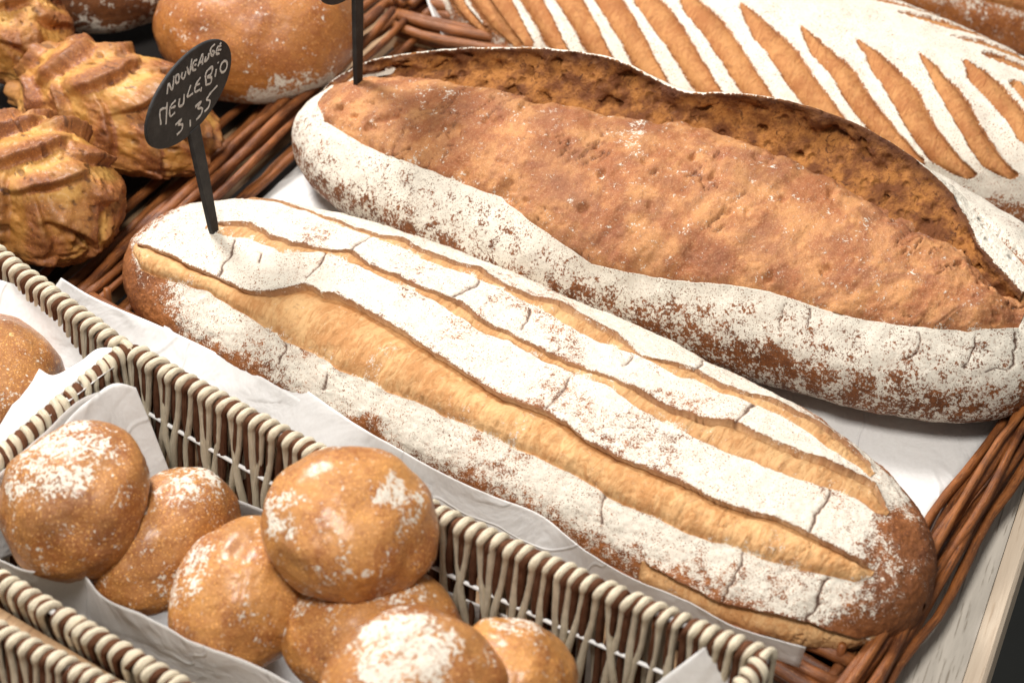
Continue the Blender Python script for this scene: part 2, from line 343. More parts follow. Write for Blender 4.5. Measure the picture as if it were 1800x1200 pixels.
# ------------------------------------------------------------------ long loaves
def loaf_surf(p, S, PH):
    x0, y0, x1, y1, bend, W, H, e0, e1 = p
    a = np.array([x0, y0]); b = np.array([x1, y1]); L = np.hypot(*(b-a)); t = (b-a)/L; n = np.array([-t[1], t[0]])
    q = np.abs(2*S-1); e = np.where(S < .5, e0, e1); r = np.sqrt(np.clip(1-q**e, 0, 1)); hz = r**.8; zc = .38*H
    bw = bend*(1-(2*S-1)**2); c = np.cos(PH); sn = np.sin(PH); lat = W*r*np.abs(c)**.9*np.sign(c)
    zz = np.where(sn > 0, zc+(H-zc)*hz*np.abs(sn)**.95, zc-zc*hz**.6*np.abs(sn)**.6)
    return np.stack([a[0]+t[0]*L*S+n[0]*(bw+lat), a[1]+t[1]*L*S+n[1]*(bw+lat), zz], -1)
class Loaf:
    def __init__(s, p, z, ns, nt, nb, curves=None, jit=.0012):
        s.p = p; s.L = math.hypot(p[2]-p[0], p[3]-p[1]); s.R = .5*(p[5]+p[6]*.75)
        sv = .5-.5*np.cos(np.linspace(.012, math.pi-.012, ns))
        ph = np.r_[np.linspace(-.25, math.pi+.25, nt), np.linspace(math.pi+.25, 2*math.pi-.25, nb+2)[1:-1]]
        s.edge = {}
        if curves:
            # grid rows follow the edges of the scores, so that lips and cuts are clean
            E = []
            for k, (nm, pts) in enumerate(curves):
                pts = np.array(pts); u = sv*s.L; z0_ = 0*u
                e = np.interp(sv, pts[:, 0], pts[:, 1])+jit/s.R*(fbm(np.stack([u, z0_, z0_+k*3.1], -1), 110, 4, 700+k))
                if E: e = np.maximum(e, E[-1]+.012)
                E.append(e); s.edge[nm] = e[:, None]
            E = np.array(E); m0 = np.array([np.median(e) for e in E]); m0 = np.maximum.accumulate(m0+np.arange(len(m0))*1e-3)
            ph = np.sort(np.r_[ph, m0]); top = ph < math.pi+.24
            PHm = np.repeat(ph[None], ns, 0); kx = np.r_[-.3, m0, math.pi+.25]
            for i in range(ns): PHm[i, top] = np.interp(ph[top], kx, np.r_[-.3, E[:, i], math.pi+.25])
            s.S = np.repeat(sv[:, None], len(ph), 1); s.PH = PHm
        else: s.S, s.PH = np.meshgrid(sv, ph, indexing='ij')
        s.ns, s.nm = s.S.shape
        s.P = loaf_surf(p, s.S, s.PH)+np.array([0, 0, z])
        du = np.gradient(s.P, axis=0); P2 = np.concatenate([s.P[:, -1:], s.P, s.P[:, :1]], 1); dv = (P2[:, 2:]-P2[:, :-2])
        N = np.cross(du, dv); s.N = N/np.linalg.norm(N, axis=-1)[..., None]
        if s.N[s.ns//2, nt//2, 2] < 0: s.N = -s.N
        s.T = dv/(np.linalg.norm(dv, axis=-1)[..., None]+1e-12)
        # metric surface coordinates
        q = np.abs(2*s.S-1); e = np.where(s.S < .5, p[7], p[8]); s.rr = np.sqrt(np.clip(1-q**e, 0.02, 1))
        s.U = s.S*s.L; s.V = s.PH*s.R
        s.d = np.zeros_like(s.S); s.td = np.zeros_like(s.S)
        s.flour = np.zeros_like(s.S); s.cut = np.zeros_like(s.S); s.bake = np.zeros_like(s.S); s.crack = np.zeros_like(s.S)
        s.topm = (s.PH > -.3) & (s.PH < math.pi+.3)
    def band(s, up, lo, depth, bulge, lip, jit=.0012, seed=0, over=.0, ku=None, kl=None):
        up = np.array(up); lo = np.array(lo); s0 = max(up[0, 0], lo[0, 0]); s1 = min(up[-1, 0], lo[-1, 0])
        fu = s.edge[ku] if ku in s.edge else np.interp(s.S, up[:, 0], up[:, 1]); fl = s.edge[kl] if kl in s.edge else np.interp(s.S, lo[:, 0], lo[:, 1])
        if ku in s.edge: jit = 0.
        jn = fbm(np.stack([s.U, s.V, np.zeros_like(s.U)], -1), 160, 3, seed)
        jn2 = fbm(np.stack([s.U, s.V, np.ones_like(s.U)], -1), 420, 3, seed+9)
        k = s.R*(.35+.65*s.rr)
        xu = (s.PH-fu)*k+jit*jn; xl = (fl-s.PH)*k+jit*1.3*jn2+jit*jn; wd = np.maximum((fl-fu)*k, .0012)
        inr = (s.S > s0) & (s.S < s1) & s.topm
        tp = sst(s0, s0+.012, s.S)*(1-sst(s1-.015, s1, s.S))
        ins = inr & (xu > 1e-7) & (xl > -1e-7)
        q = np.clip(xu/wd, 0, 1); dd = np.minimum(depth, wd*.45)
        prof = -dd*(1-sst(0, .55, q))**1.5+bulge*np.sin(np.pi*np.clip(q, 0, 1))**.8*np.minimum(1, wd/.02)-.0008*sst(.8, 1, q)
        s.d = np.where(ins, s.d+prof*tp, s.d)
        out = inr & (xu <= 0); s.d = s.d+np.where(out, lip*np.exp(np.clip(xu, -1, 0)/.006)*tp, 0)
        s.td = s.td+np.where(out, over*np.exp(np.clip(xu, -1, 0)/.004)*tp, 0)
        out2 = inr & (xl <= 0); s.d = s.d+np.where(out2, .0009*np.exp(np.clip(xl, -1, 0)/.004)*tp, 0)
        s.cut = np.where(inr, np.maximum(s.cut, np.clip(np.minimum(xu, xl)/.0012+.5, 0, 1)), s.cut)
        edge = np.where(ins, np.exp(-np.abs(xl)/.0028), 0)
        brn = np.where(inr, np.exp(-np.abs(xu+.0002)/.0013), 0)*tp; s.edgeline = getattr(s, 'edgeline', 0)+np.where(inr, np.exp(-np.abs(xu)/.0009), 0)*tp
        s.bake = np.maximum(s.bake, brn*.75*np.minimum(1, dd/.0025))
        return ins, edge, q, xu, xl
    def polyd(s, pts):
        """distance on the surface (m) to a polyline given in (s, phi)"""
        k = s.R; best = np.full(s.S.shape, 9.)
        for (a0, b0), (a1, b1) in zip(pts[:-1], pts[1:]):
            ax, ay, bx, by = a0*s.L, b0*k, a1*s.L, b1*k; dx, dy = bx-ax, by-ay
            t = np.clip(((s.U-ax)*dx+(s.V-ay)*dy)/(dx*dx+dy*dy+1e-12), 0, 1)
            best = np.minimum(best, np.hypot(s.U-ax-t*dx, s.V-ay-t*dy))
        return np.where(s.topm, best, 9.)
    def build(s, name, m):
        P = s.P+s.N*s.d[..., None]+s.T*s.td[..., None]
        loc = np.array([s.P[..., 0].mean(), s.P[..., 1].mean(), s.P[..., 2].min()])
        F = grid_faces(s.ns, s.nm, True)
        me = mesh(name, P.reshape(-1, 3)-loc, F, m, dict(flour=s.flour, cut=s.cut, bake=s.bake, crack=s.crack), np.stack([s.U, s.V], -1).reshape(-1, 2))
        if s.N[s.ns//2, 100, 2]*me.polygons[len(me.polygons)//2].normal.z < 0: me.flip_normals()
        s.loc = loc
        return obj(name, me, None, loc)

PA = [-0.2675, 0.0743, 0.2508, -0.2664, 0.0163, 0.0909, 0.0747, 3.867, 4.799]
A = {
'F1u':[(0.026,2.10),(0.0531,1.996),(0.0864,2.002),(0.1247,2.031),(0.1636,2.025),(0.1998,2.037),(0.2282,1.973),(0.243,1.886),(0.2595,1.782),(0.2858,1.788),(0.3016,1.753),(0.3504,1.794),(0.3906,1.828),(0.4316,1.875),(0.4644,1.915),(0.4974,1.95),(0.5338,1.996),(0.5752,1.944),(0.6094,1.961),(0.6363,2.008),(0.6742,2.013),(0.7465,1.961),(0.7862,1.961),(0.8193,1.921),(0.8477,1.869),(0.8821,1.846),(0.9096,1.846),(0.9355,1.84),(0.9545,1.898)],
'F1l':[(0.026,2.22),(0.0334,2.297),(0.0653,2.424),(0.1213,2.291),(0.1675,2.233),(0.2025,2.268),(0.261,2.32),(0.2811,2.366),(0.3193,2.349),(0.3571,2.407),(0.394,2.395),(0.4179,2.407),(0.4471,2.372),(0.4852,2.389),(0.5113,2.372),(0.5477,2.378),(0.577,2.378),(0.6026,2.366),(0.6396,2.355),(0.6823,2.383),(0.7047,2.401),(0.7526,2.366),(0.7732,2.366),(0.8044,2.331),(0.8402,2.297),(0.8648,2.274),(0.8909,2.239),(0.9221,2.164),(0.943,2.129),(0.9566,1.961)],
'F2u':[(0.0894,1.51),(0.1388,1.377),(0.1767,1.482),(0.2239,1.482),(0.2504,1.441),(0.2687,1.36),(0.2937,1.429),(0.3242,1.435),(0.3621,1.447),(0.3856,1.435),(0.4179,1.418),(0.4454,1.493),(0.4852,1.499),(0.5269,1.51),(0.5649,1.528),(0.5992,1.516),(0.6195,1.493),(0.6429,1.487),(0.6661,1.493),(0.6968,1.493),(0.7205,1.458),(0.7541,1.349),(0.7761,1.354),(0.8002,1.325),(0.8299,1.285),(0.8415,1.25),(0.8672,1.175),(0.8898,1.083),(0.9046,1.031),(0.9221,1.175),(0.9338,1.239)],
'F2l':[(0.0954,1.568),(0.1305,1.597),(0.1535,1.574),(0.2067,1.591),(0.2459,1.482),(0.2889,1.493),(0.3193,1.499),(0.3455,1.516),(0.3805,1.516),(0.4042,1.534),(0.4334,1.551),(0.4592,1.58),(0.4922,1.562),(0.5113,1.574),(0.5373,1.58),(0.5701,1.574),(0.5975,1.568),(0.6262,1.574),(0.6545,1.609),(0.6791,1.62),(0.7126,1.609),(0.7359,1.609),(0.7659,1.597),(0.7805,1.58),(0.8166,1.562),(0.844,1.522),(0.8764,1.453),(0.8984,1.395),(0.9231,1.377),(0.9389,1.273)],
'F3u':[(0.0864,0.707),(0.1201,0.737),(0.1754,0.944),(0.243,1.019),(0.2718,1.013),(0.2968,0.921),(0.3258,0.978),(0.3571,0.967),(0.3974,0.903),(0.4316,1.007),(0.4679,0.996),(0.4991,0.926),(0.5408,0.996),(0.577,1.002),(0.5941,1.071),(0.6161,1.15),(0.6313,1.117),(0.6595,1.019),(0.6775,0.967),(0.7095,1.031),(0.7405,0.961),(0.7585,0.841),(0.7819,0.822),(0.8112,0.753),(0.8351,0.724),(0.866,0.701),(0.8963,0.857)],
'F3l':[(0.0864,0.727),(0.1317,0.863),(0.2297,1.094),(0.2672,1.083),(0.3032,1.094),(0.3438,1.135),(0.3873,1.094),(0.4265,1.088),(0.4783,1.135),(0.5338,1.21),(0.5632,1.221),(0.611,1.179),(0.6346,1.163),(0.6726,1.204),(0.6839,1.135),(0.7173,1.146),(0.7541,1.059),(0.7833,1.025),(0.8126,1.031),(0.8527,1.065),(0.9025,0.996)],
'F0u':[(0.7481,2.846),(0.7947,2.858),(0.8153,2.875),(0.844,2.887),(0.873,2.806),(0.9025,2.771),(0.924,2.777),(0.9454,2.858),(0.9784,3.054)],
'cr':[[(0.5787,1.921),(0.5804,1.765),(0.5752,1.58)],[(0.881,1.834),(0.8787,1.655),(0.8764,1.453)],[(0.1424,1.614),(0.1548,1.794),(0.1649,2.013)],[(0.2535,1.73),(0.2535,1.603),(0.2474,1.482)],[(0.4076,1.406),(0.4111,1.268),(0.4094,1.1)],[(0.4922,1.418),(0.4905,1.325),(0.4835,1.192)],[(0.6127,1.343),(0.6127,1.192)],[(0.7541,1.349),(0.7526,1.198),(0.7526,1.065)],[(0.2827,2.615),(0.2858,2.482),(0.2827,2.395)],[(0.6936,2.673),(0.6856,2.511),(0.6839,2.383)],[(0.8427,2.869),(0.8402,2.574),(0.8402,2.297)],[(0.9203,2.788),(0.924,2.436),(0.9203,2.193)],[(0.6742,0.996),(0.6661,0.58)],[(0.1888,1.747),(0.182,1.661)],[(0.3488,2.673),(0.3471,2.505)],[(0.2672,1.343),(0.2656,1.071)]],
}
def cracks(lf, lst, wid=.0008, dep=.0011, seed=5):
    wob = fbm(np.stack([lf.U, lf.V, 0*lf.U], -1), 130, 3, seed)*.003
    U0 = lf.U; lf.U = U0+wob
    for k, c in enumerate(lst):
        d = lf.polyd(c); wk = wid*(.75+.5*((k*37) % 10)/10)
        g = np.exp(-(d/wk)**2); lf.d -= dep*np.exp(-(d/(wk*1.5))**2); lf.crack = np.maximum(lf.crack, np.clip(g*1.5, 0, 1)*(1-lf.cut))
        
    lf.U = U0

la = Loaf(PA, 0, 860, 440, 30, [(k_, A[k_]) for k_ in ('F3u', 'F3l', 'F2u', 'F2l', 'F1u', 'F1l')])
Q = np.stack([la.U, la.V, 0*la.U], -1)
la.d += .0026*fbm(la.P, 22, 3, 3)+.0009*fbm(la.P, 90, 3, 4)
fl = np.full_like(la.S, .88)
ins1, ed1, q1, xu1, xl1 = la.band(A['F1u'], A['F1l'], ku='F1u', kl='F1l', depth=.0060, bulge=.0046, lip=.0030, seed=21, over=.0028)
ins2, ed2, q2, xu2, xl2 = la.band(A['F2u'], A['F2l'], ku='F2u', kl='F2l', depth=.0045, bulge=.0012, lip=.0018, seed=31, over=.0012)
ins3, ed3, q3, xu3, xl3 = la.band(A['F3u'], A['F3l'], ku='F3u', kl='F3l', depth=.0045, bulge=.0015, lip=.0020, seed=41, over=.0012)
ins0, ed0, q0, xu0, xl0 = la.band(A['F0u'], [(.74, 3.25), (.98, 3.3)], .0045, .002, .0022, seed=51, over=.001)
# where the flour lies
fl -= .62*sst(2.50, 3.12, la.PH+.18*fbm(la.P, 30, 3, 8))
fl -= .72*sst(.925, .972, la.S+.02*fbm(la.P, 60, 3, 9)+.012*sst(1.9, .8, la.PH))
fl -= .62*sst(.20, .08, la.S+.03*fbm(la.P, 60, 3, 10))*sst(2.15, 2.5, la.PH); fl -= .45*sst(.05, .015, la.S+.01*fbm(la.P, 60, 3, 11)); la.bake = np.maximum(la.bake, .3*sst(.10, .03, la.S)*sst(2.1, 2.5, la.PH))
fl -= .35*sst(.75, .45, la.PH)*sst(.5, .9, la.S)
patch = sst(-.05, .4, fbm(la.P, 30, 3, 12))
fl -= .30*patch; la.d += .00045*fbm(la.P, 330, 2, 77)
fl += .10*sst(.0, .6, fbm(la.P, 18, 2, 13))
for ins, ed in ((ins1, ed1), (ins2, ed2), (ins3, ed3), (ins0, ed0*0)):
    base = np.where(ins, .03+.62*ed*sst(-.15, .45, fbm(Q, 55, 3, 15))+.20*sst(.35, .6, fbm(Q, 45, 2, 16)), 1)
    fl = np.where(ins, base, fl)
fl = fl-.62*np.clip(la.edgeline, 0, 1)
la.flour = np.clip(fl, 0, 1)
crumb_wr = np.abs(fbm(np.stack([la.U*1.0, la.V*.22, 0*la.U], -1), 130, 4, 61))
la.d += np.where(la.cut > .5, .0009*fbm(np.stack([la.U, la.V*.3, 0*la.U], -1), 170, 4, 62)-.0014*sst(.06, .0, crumb_wr)*sst(.0, .4, fbm(Q, 40, 2, 63)), 0)
la.bake = np.maximum(la.bake, .62*sst(.935, .98, la.S))
la.bake = np.where(ins1, np.maximum(la.bake, .16*sst(.55, 1, q1)+.10*sst(.2, .5, fbm(Q, 20, 3, 81))), la.bake)
for i_, q_ in ((ins2, q2), (ins3, q3)): la.bake = np.where(i_, np.maximum(la.bake, .20+.25*sst(.45, .0, q_)), la.bake)
la.bake = np.where(ins0, np.maximum(la.bake, .18), la.bake)
cracks(la, A['cr'])
oA = la.build('long_loaf', M_A)
tag(oA, 'long floured loaf with lengthwise scored bands, carrying the oval price sign', 'bread')

# split loaf with the tall crust ear
PB = [-0.1616, 0.2042, 0.3792, -0.056, 0.0162, 0.1166, 0.0995, 1.8824, 3.8717]
Blo = [(0.0353,1.765),(0.0645,2.1),(0.1376,2.279),(0.2067,2.297),(0.2718,2.32),(0.3356,2.337),(0.3805,2.453),(0.423,2.563),(0.4696,2.667),(0.513,2.644),(0.5666,2.592),(0.6296,2.488),(0.6758,2.43),(0.722,2.418),(0.7732,2.395),(0.8351,2.337),(0.8931,2.239),(0.9405,2.048)]
Bup = [(0.0316,1.678),(0.0448,1.216),(0.0788,1.21),(0.1448,1.25),(0.2326,1.366),(0.3112,1.435),(0.3873,1.464),(0.4523,1.383),(0.52,1.308),(0.6346,1.395),(0.7142,1.516),(0.7918,1.603),(0.8502,1.568),(0.9106,1.782),(0.9414,1.973)]
lb = Loaf(PB, 0, 800, 410, 30, [('up', [(a_, b_-.10) for a_, b_ in Bup]), ('lo', Blo)])
lb.d += .0028*fbm(lb.P, 20, 3, 103)+.0009*fbm(lb.P, 90, 3, 104)
Qb = np.stack([lb.U, lb.V, 0*lb.U], -1)
up_ = np.array(Bup); lo_ = np.array(Blo)
fu = lb.edge['up']; flo = lb.edge['lo']
inr = (lb.S > .033) & (lb.S < .94) & lb.topm
jn = fbm(Qb, 70, 4, 105)
xu = (lb.PH-fu)*lb.R*lb.rr; xl = (flo-lb.PH)*lb.R*lb.rr
ins = inr & (xu > np.where(lb.S < .25, -.06, -.030)) & (xl > 1e-7)
tp = sst(.033, .08, lb.S)*(1-sst(.90, .94, lb.S))
mid = sst(.36, .46, lb.S)*(1-sst(.66, .76, lb.S))
# body swells out of the score; deep gap under the ear, dark open lip at the middle of the lower edge
lb.d = np.where(ins, lb.d-.013*np.exp(-np.clip(xu, 0, 1)/.006)*tp+(.0015+.006*np.sin(np.pi*np.clip(xu/np.maximum(xu+xl, .01), 0, 1)))*tp-(.0018+.0035*mid)*np.exp(-np.clip(xl, 0, 1)/.004), lb.d)
lb.d += np.where(inr & (xl <= 0), (.0012+.0022*mid)*np.exp(np.clip(xl, -1, 0)/.006), 0)
lb.td -= np.where(inr & (xl <= 0), (.0008+.0018*mid)*np.exp(np.clip(xl, -1, 0)/.004), 0)
lb.cut = np.where(inr & (xu > np.where(lb.S < .25, -.06, -.030)), np.clip(xl/.0012+.5, 0, 1), 0.)
wr = fbm(np.stack([lb.U+.35*lb.V, lb.V*.28, 0*lb.U], -1), 75, 4, 106)
lb.d += np.where(ins, .0016*fbm(Qb, 45, 4, 107)+.0024*wr-.0030*sst(.045, 0, np.abs(wr))*sst(.0, .35, fbm(Qb, 25, 2, 108))-.0035*sst(.38, .60, fbm(Qb, 60, 3, 109))+.0007*fbm(Qb, 260, 3, 115)+.0022*sst(.016, .0, np.abs(xu-.004))*fbm(Qb, 150, 3, 116), 0)
fl = np.full_like(lb.S, .70)
fl += .22*sst(.012, .0, -xl)-.30*sst(2.72, 3.05, lb.PH+.1*jn)+.10*fbm(lb.P, 22, 3, 110)
fl -= .22*sst(.25, .6, fbm(lb.P, 40, 3, 111))
fl -= .35*sst(.955, .99, lb.S)
fl = np.where(ins, .03+.36*np.exp(-np.abs(xl)/.003)*sst(.15, .5, fbm(Qb, 50, 2, 112))+.30*sst(.52, .72, fbm(Qb, 26, 2, 113))*(xu > .006), fl)
lb.flour = np.clip(fl, 0, 1)
lb.crack = np.maximum(lb.crack, np.where(ins, .8*sst(.035, 0, np.abs(wr))*sst(.05, .35, fbm(Qb, 25, 2, 108)), 0))
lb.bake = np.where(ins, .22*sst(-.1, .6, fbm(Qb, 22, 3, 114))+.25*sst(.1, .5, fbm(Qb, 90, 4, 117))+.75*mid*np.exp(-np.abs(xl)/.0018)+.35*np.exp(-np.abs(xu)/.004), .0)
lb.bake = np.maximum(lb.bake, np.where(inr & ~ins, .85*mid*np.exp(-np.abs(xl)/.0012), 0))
cracks(lb, [[(.70, 2.46), (.695, 2.6), (.70, 2.70)], [(.725, 2.44), (.73, 2.58)], [(.845, 2.36), (.85, 2.5), (.842, 2.62)], [(.90, 2.26), (.906, 2.45), (.902, 2.6)], [(.94, 2.1), (.947, 2.35), (.949, 2.55)], [(.925, 2.62), (.935, 2.55), (.947, 2.57)]], wid=.00055, dep=.0008)
oB = lb.build('long_loaf', M_B)
tag(oB, 'big brown loaf split open lengthwise under a tall raised crust ear', 'bread')
# the ear: a solid flap of crust that stands up out of the score
EAR = [(.0183,.1,.056),(.0298,.3,.061),(.0673,.4,.0736),(.1403,.45,.0885),(.2292,.48,.1036),(.3175,.5,.1139),(.3843,.5,.1165),(.4291,.5,.1095),(.4604,.48,.1069),(.5381,.5,.1164),(.6092,.5,.1222),(.6806,.5,.1199),(.7402,.47,.1131),(.7888,.42,.1037),(.835,.27,.0950),(.8707,.05,.0925),(.9312,-.13,.086)]
def ear_mesh():
    E = spline(EAR, 300); ss = np.clip(E[:, 0], .012, .95); n = len(ss); p = PB
    a = np.array(p[:2]); b = np.array(p[2:4]); L = lb.L; t = (b-a)/L; nn = np.array([-t[1], t[0]])
    rim = np.stack([a[0]+t[0]*L*ss, a[1]+t[1]*L*ss, E[:, 2]], -1)
    off = E[:, 1]*p[5]+p[4]*(1-(2*ss-1)**2); rim[:, 0] += nn[0]*off; rim[:, 1] += nn[1]*off
    n3 = np.array([nn[0], nn[1], 0])
    fin = np.interp(ss, up_[:, 0], up_[:, 1])-.06
    bin_ = loaf_surf(p, ss, fin); bin_[:, 2] -= .014
    frim = np.arccos(np.clip(E[:, 1], -.99, .99))
    bout = loaf_surf(p, ss, np.minimum(frim-.30, fin-.25)); bout[:, 2] -= .002; bout = bout
    rows = []; fl = []; rm = []
    K = 16
    for k in range(K+1):                             # inside, base -> rim, hollowed
        q = k/K; P = bin_+(rim-bin_)*q
        P = P+n3*(.010*math.sin(math.pi*q))*np.clip((rim[:, 2]-bin_[:, 2])/.04, 0, 1)[:, None]
        rows.append(P-n3*.0005); fl.append(np.zeros(n)); rm.append(np.full(n, max(0, (q-.66)/.34)**1.2))
    rows.append(rim+np.array([0, 0, .0011])+n3*.0007); fl.append(.75-.75*sst(.5, .66, ss)); rm.append(.9*sst(.5, .66, ss))
    rows.append(rim+n3*.0026); fl.append(.85-.5*sst(.5, .66, ss)); rm.append(.6*sst(.5, .66, ss))
    K2 = 12
    for k in range(1, K2+1):                         # outside, rim -> flank
        q = k/K2; P = rim+n3*.0026+(bout-rim-n3*.0026)*q+n3*(.004*math.sin(math.pi*q)); rows.append(P); fl.append(np.full(n, .85)); rm.append(np.zeros(n))
    V = np.stack(rows, 1); m = V.shape[1]
    rgh = np.ones(m); rgh[K-1:] = .35
    nz = fbm(V, 60, 4, 201)*.0055*rgh[None, :]+fbm(V, 220, 3, 202)*.0022*rgh[None, :]
    hol = -.009*sst(.22, .5, fbm(V, 85, 3, 203)); hol[:, K-2:] = 0
    wk = np.ones(m); wk[K:] = .15
    V = V-n3*((nz-hol*-1)*wk[None, :])[..., None]*1.0
    V[:, K-2:K+3, 2] += (fbm(V[:, K:K+1], 90, 3, 204)*.0012)
    F = grid_faces(n, m)
    return mesh('crust_ear', V.reshape(-1, 3)-lb.loc, F, M_EAR, dict(flour=np.stack(fl, 1), rim=np.stack(rm, 1)))
ear = obj('crust_ear', ear_mesh(), oB); ear['label'] = 'raised flap of crust with torn brown crumb inside'

# striped loaf behind
PC = [-0.0659, 0.4527, 0.4412, 0.1589, 0.0079, 0.1009, 0.0928, 2.7032, 3.1601]
SL = [[(0.06,2.45),(0.1179,2.84),(0.1611,3.0)],[(.045,2.08),(0.1376,2.557),(0.182,2.782),(0.2167,2.962)],[(.06,1.85),(0.1714,2.441),(0.2096,2.719),(0.2356,2.9)],[(.095,1.72),(0.2167,2.303),(0.255,2.534),(0.2874,2.782),(.30,2.88)],[(.155,1.65),(0.2687,2.17),(0.3112,2.407),(0.3471,2.661),(.365,2.8)],[(.235,1.62),(0.3209,2.037),(0.3771,2.337),(0.4282,2.696),(.445,2.82)],[(.315,1.62),(0.3704,1.909),(0.4368,2.216),(0.5009,2.597),(.53,2.8)],[(.39,1.62),(0.4213,1.765),(0.4748,1.985),(0.5269,2.251),(0.5701,2.493),(.615,2.78)],[(0.485,1.65),(0.5234,1.782),(0.5666,1.961),(0.6077,2.175),(0.6379,2.326),(0.6578,2.418),(.72,2.75)],[(0.575,1.67),(0.6127,1.823),(0.6562,1.979),(0.7063,2.262),(0.7526,2.493),(.80,2.74)],[(0.650,1.62),(0.6823,1.701),(0.722,1.869),(0.7541,2.065),(0.7933,2.337),(0.8299,2.557),(0.8612,2.742)],[(0.7328,1.56),(0.757,1.626),(0.7947,1.8),(0.8299,2.031),(0.8742,2.36),(0.9096,2.626)],[(0.7876,1.421),(0.8166,1.516),(0.8552,1.643),(0.8865,1.776),(0.9312,2.123)],[(0.8612,1.372),(0.9015,1.499),(0.9397,1.759)]]
lc = Loaf(PC, -.02, 520, 260, 24)
lc.d += .0026*fbm(lc.P, 22, 3, 303)
Qc = np.stack([lc.U, lc.V, 0*lc.U], -1); jn = .0008*fbm(Qc, 90, 3, 304)
fl = np.full_like(lc.S, .93)-.45*sst(2.75, 3.1, lc.PH)-.5*sst(.955, .985, lc.S)-.10*sst(2.2, 2.8, lc.PH)
for c in SL+[[(x[0]*.98+.03, 1.15-(x[1]-1.55)*.8) for x in s_] for s_ in SL[2:]]:
    pts = np.array(c); d = lc.polyd(c)+jn
    prog = np.clip((lc.PH-pts[0, 1])/(pts[-1, 1]-pts[0, 1]), 0, 1)
    hw = (.0098+.0010*math.sin(c[0][0]*40))*np.clip(prog/.26, 0, 1)**.7*np.clip((1-prog)/.10, .0, 1)**.6
    ins = d < hw; cc = np.clip(d/np.maximum(hw, 1e-4), 0, 1)
    lc.d = np.where(ins, lc.d-.0040+.0048*(1-cc**2), lc.d+.0016*np.exp(-np.clip(d-hw, 0, 1)/.003))
    lc.cut = np.maximum(lc.cut, np.clip((hw-d)/.0016+.5, 0, 1)*(hw > .0005)); fl = np.where(ins, .03, fl)-.4*np.exp(-np.abs(d-hw)/.001)*(hw > .002)
    lc.bake = np.maximum(lc.bake, .5*np.exp(-np.abs(d-hw)/.0012)*(hw > .002))
lc.flour = np.clip(fl, 0, 1); lc.bake = np.maximum(lc.bake, .35*sst(2.9, 3.2, lc.PH))
oC = lc.build('long_loaf', M_C); tag(oC, 'white floured loaf with diagonal brown slashes, behind the split loaf', 'bread')

# loaf at the far right corner, mostly out of the picture
q0_ = at(1520, -15, .0); q1_ = at(2110, 95, 0)
PD = [q0_[0], q0_[1]+.05, q1_[0]+.03, q1_[1]+.02, .005, .085, .085, 2.6, 2.6]
ldl = Loaf(PD, -.02, 300, 180, 20); ldl.d += .003*fbm(ldl.P, 22, 3, 403)
fl = np.full_like(ldl.S, .55)-.3*sst(2.6, 3.1, ldl.PH)
for k, (u0, l0) in enumerate([(2.35, 2.75), (1.75, 2.1), (1.2, 1.5)]):
    i_, e_, *_ = ldl.band([(.05, u0+.25), (.5, u0), (.9, u0-.15)], [(.05, u0+.3), (.5, l0), (.9, l0-.1)], .005, .004, .003, seed=410+k)
    fl = np.where(i_, .03, fl)
ldl.flour = np.clip(fl, 0, 1)
oD = ldl.build('long_loaf', M_C); tag(oD, 'scored brown loaf in the far upper right corner behind the striped one', 'bread')

# ------------------------------------------------------------------ rolls
def ball(n=96, m=64):
    th = np.linspace(0, 2*math.pi, n, endpoint=False); ph = np.linspace(.0006, math.pi-.0006, m)
    PHI, TH = np.meshgrid(ph, th, indexing='ij')
    return np.stack([np.sin(PHI)*np.cos(TH), np.sin(PHI)*np.sin(TH), np.cos(PHI)], -1), TH, PHI
def roll(name, c, rad, rot, seed, patches, m, label, cat, group=None, base=.25, edge=.55, n=128, k=84, dimple=0.):
    D, TH, PHI = ball(n, k); z = D[..., 2]
    flat = np.where(z < 0, -np.minimum(np.abs(z)*.95, .42+.08*np.abs(z)), z)                       # flattened underside
    wide = 1+.05*np.sqrt(np.clip(1-z*z, 0, 1))
    X = np.stack([D[..., 0]*wide, D[..., 1]*wide, flat], -1)
    nz = fbm(D, 1.5, 2, seed)*.085+fbm(D, 5, 3, seed+3)*.016+fbm(D, 20, 3, seed+4)*.007
    nz -= dimple*np.exp(-((D[..., 0]-.1)**2+(D[..., 1]+.05)**2)/.05)*(z > 0)
    X = X*(1+nz)[..., None]*np.array(rad)
    fl = np.full(z.shape, base)
    fl += edge*np.exp(-((z+.40)/.14)**2)*sst(-.35, .2, fbm(D, 3, 3, seed+5))      # pale seam near the base
    for (d, r, s_) in patches:
        d = np.array(d, float); d /= np.linalg.norm(d); g = D@d
        fl += s_*sst(math.cos(r), math.cos(r*.35), g+.10*fbm(D, 4, 3, seed+7))
    bake = .40*sst(.1, .6, fbm(D, 2.2, 3, seed+11))*sst(-.5, .2, z)
    zz = np.zeros_like(z)
    me = mesh(name, X.reshape(-1, 3), grid_faces(k, n, True), m, dict(flour=np.clip(fl, 0, 1), cut=zz, bake=bake, crack=zz), np.stack([TH*.05, PHI*.05], -1).reshape(-1, 2))
    if me.polygons[n*5].normal.z < 0: me.flip_normals()
    o = obj(name, me, None, c); o.rotation_euler = [math.radians(a) for a in rot]
    return tag(o, label, cat, group)
RG = 'floured rolls in the two-tone basket'
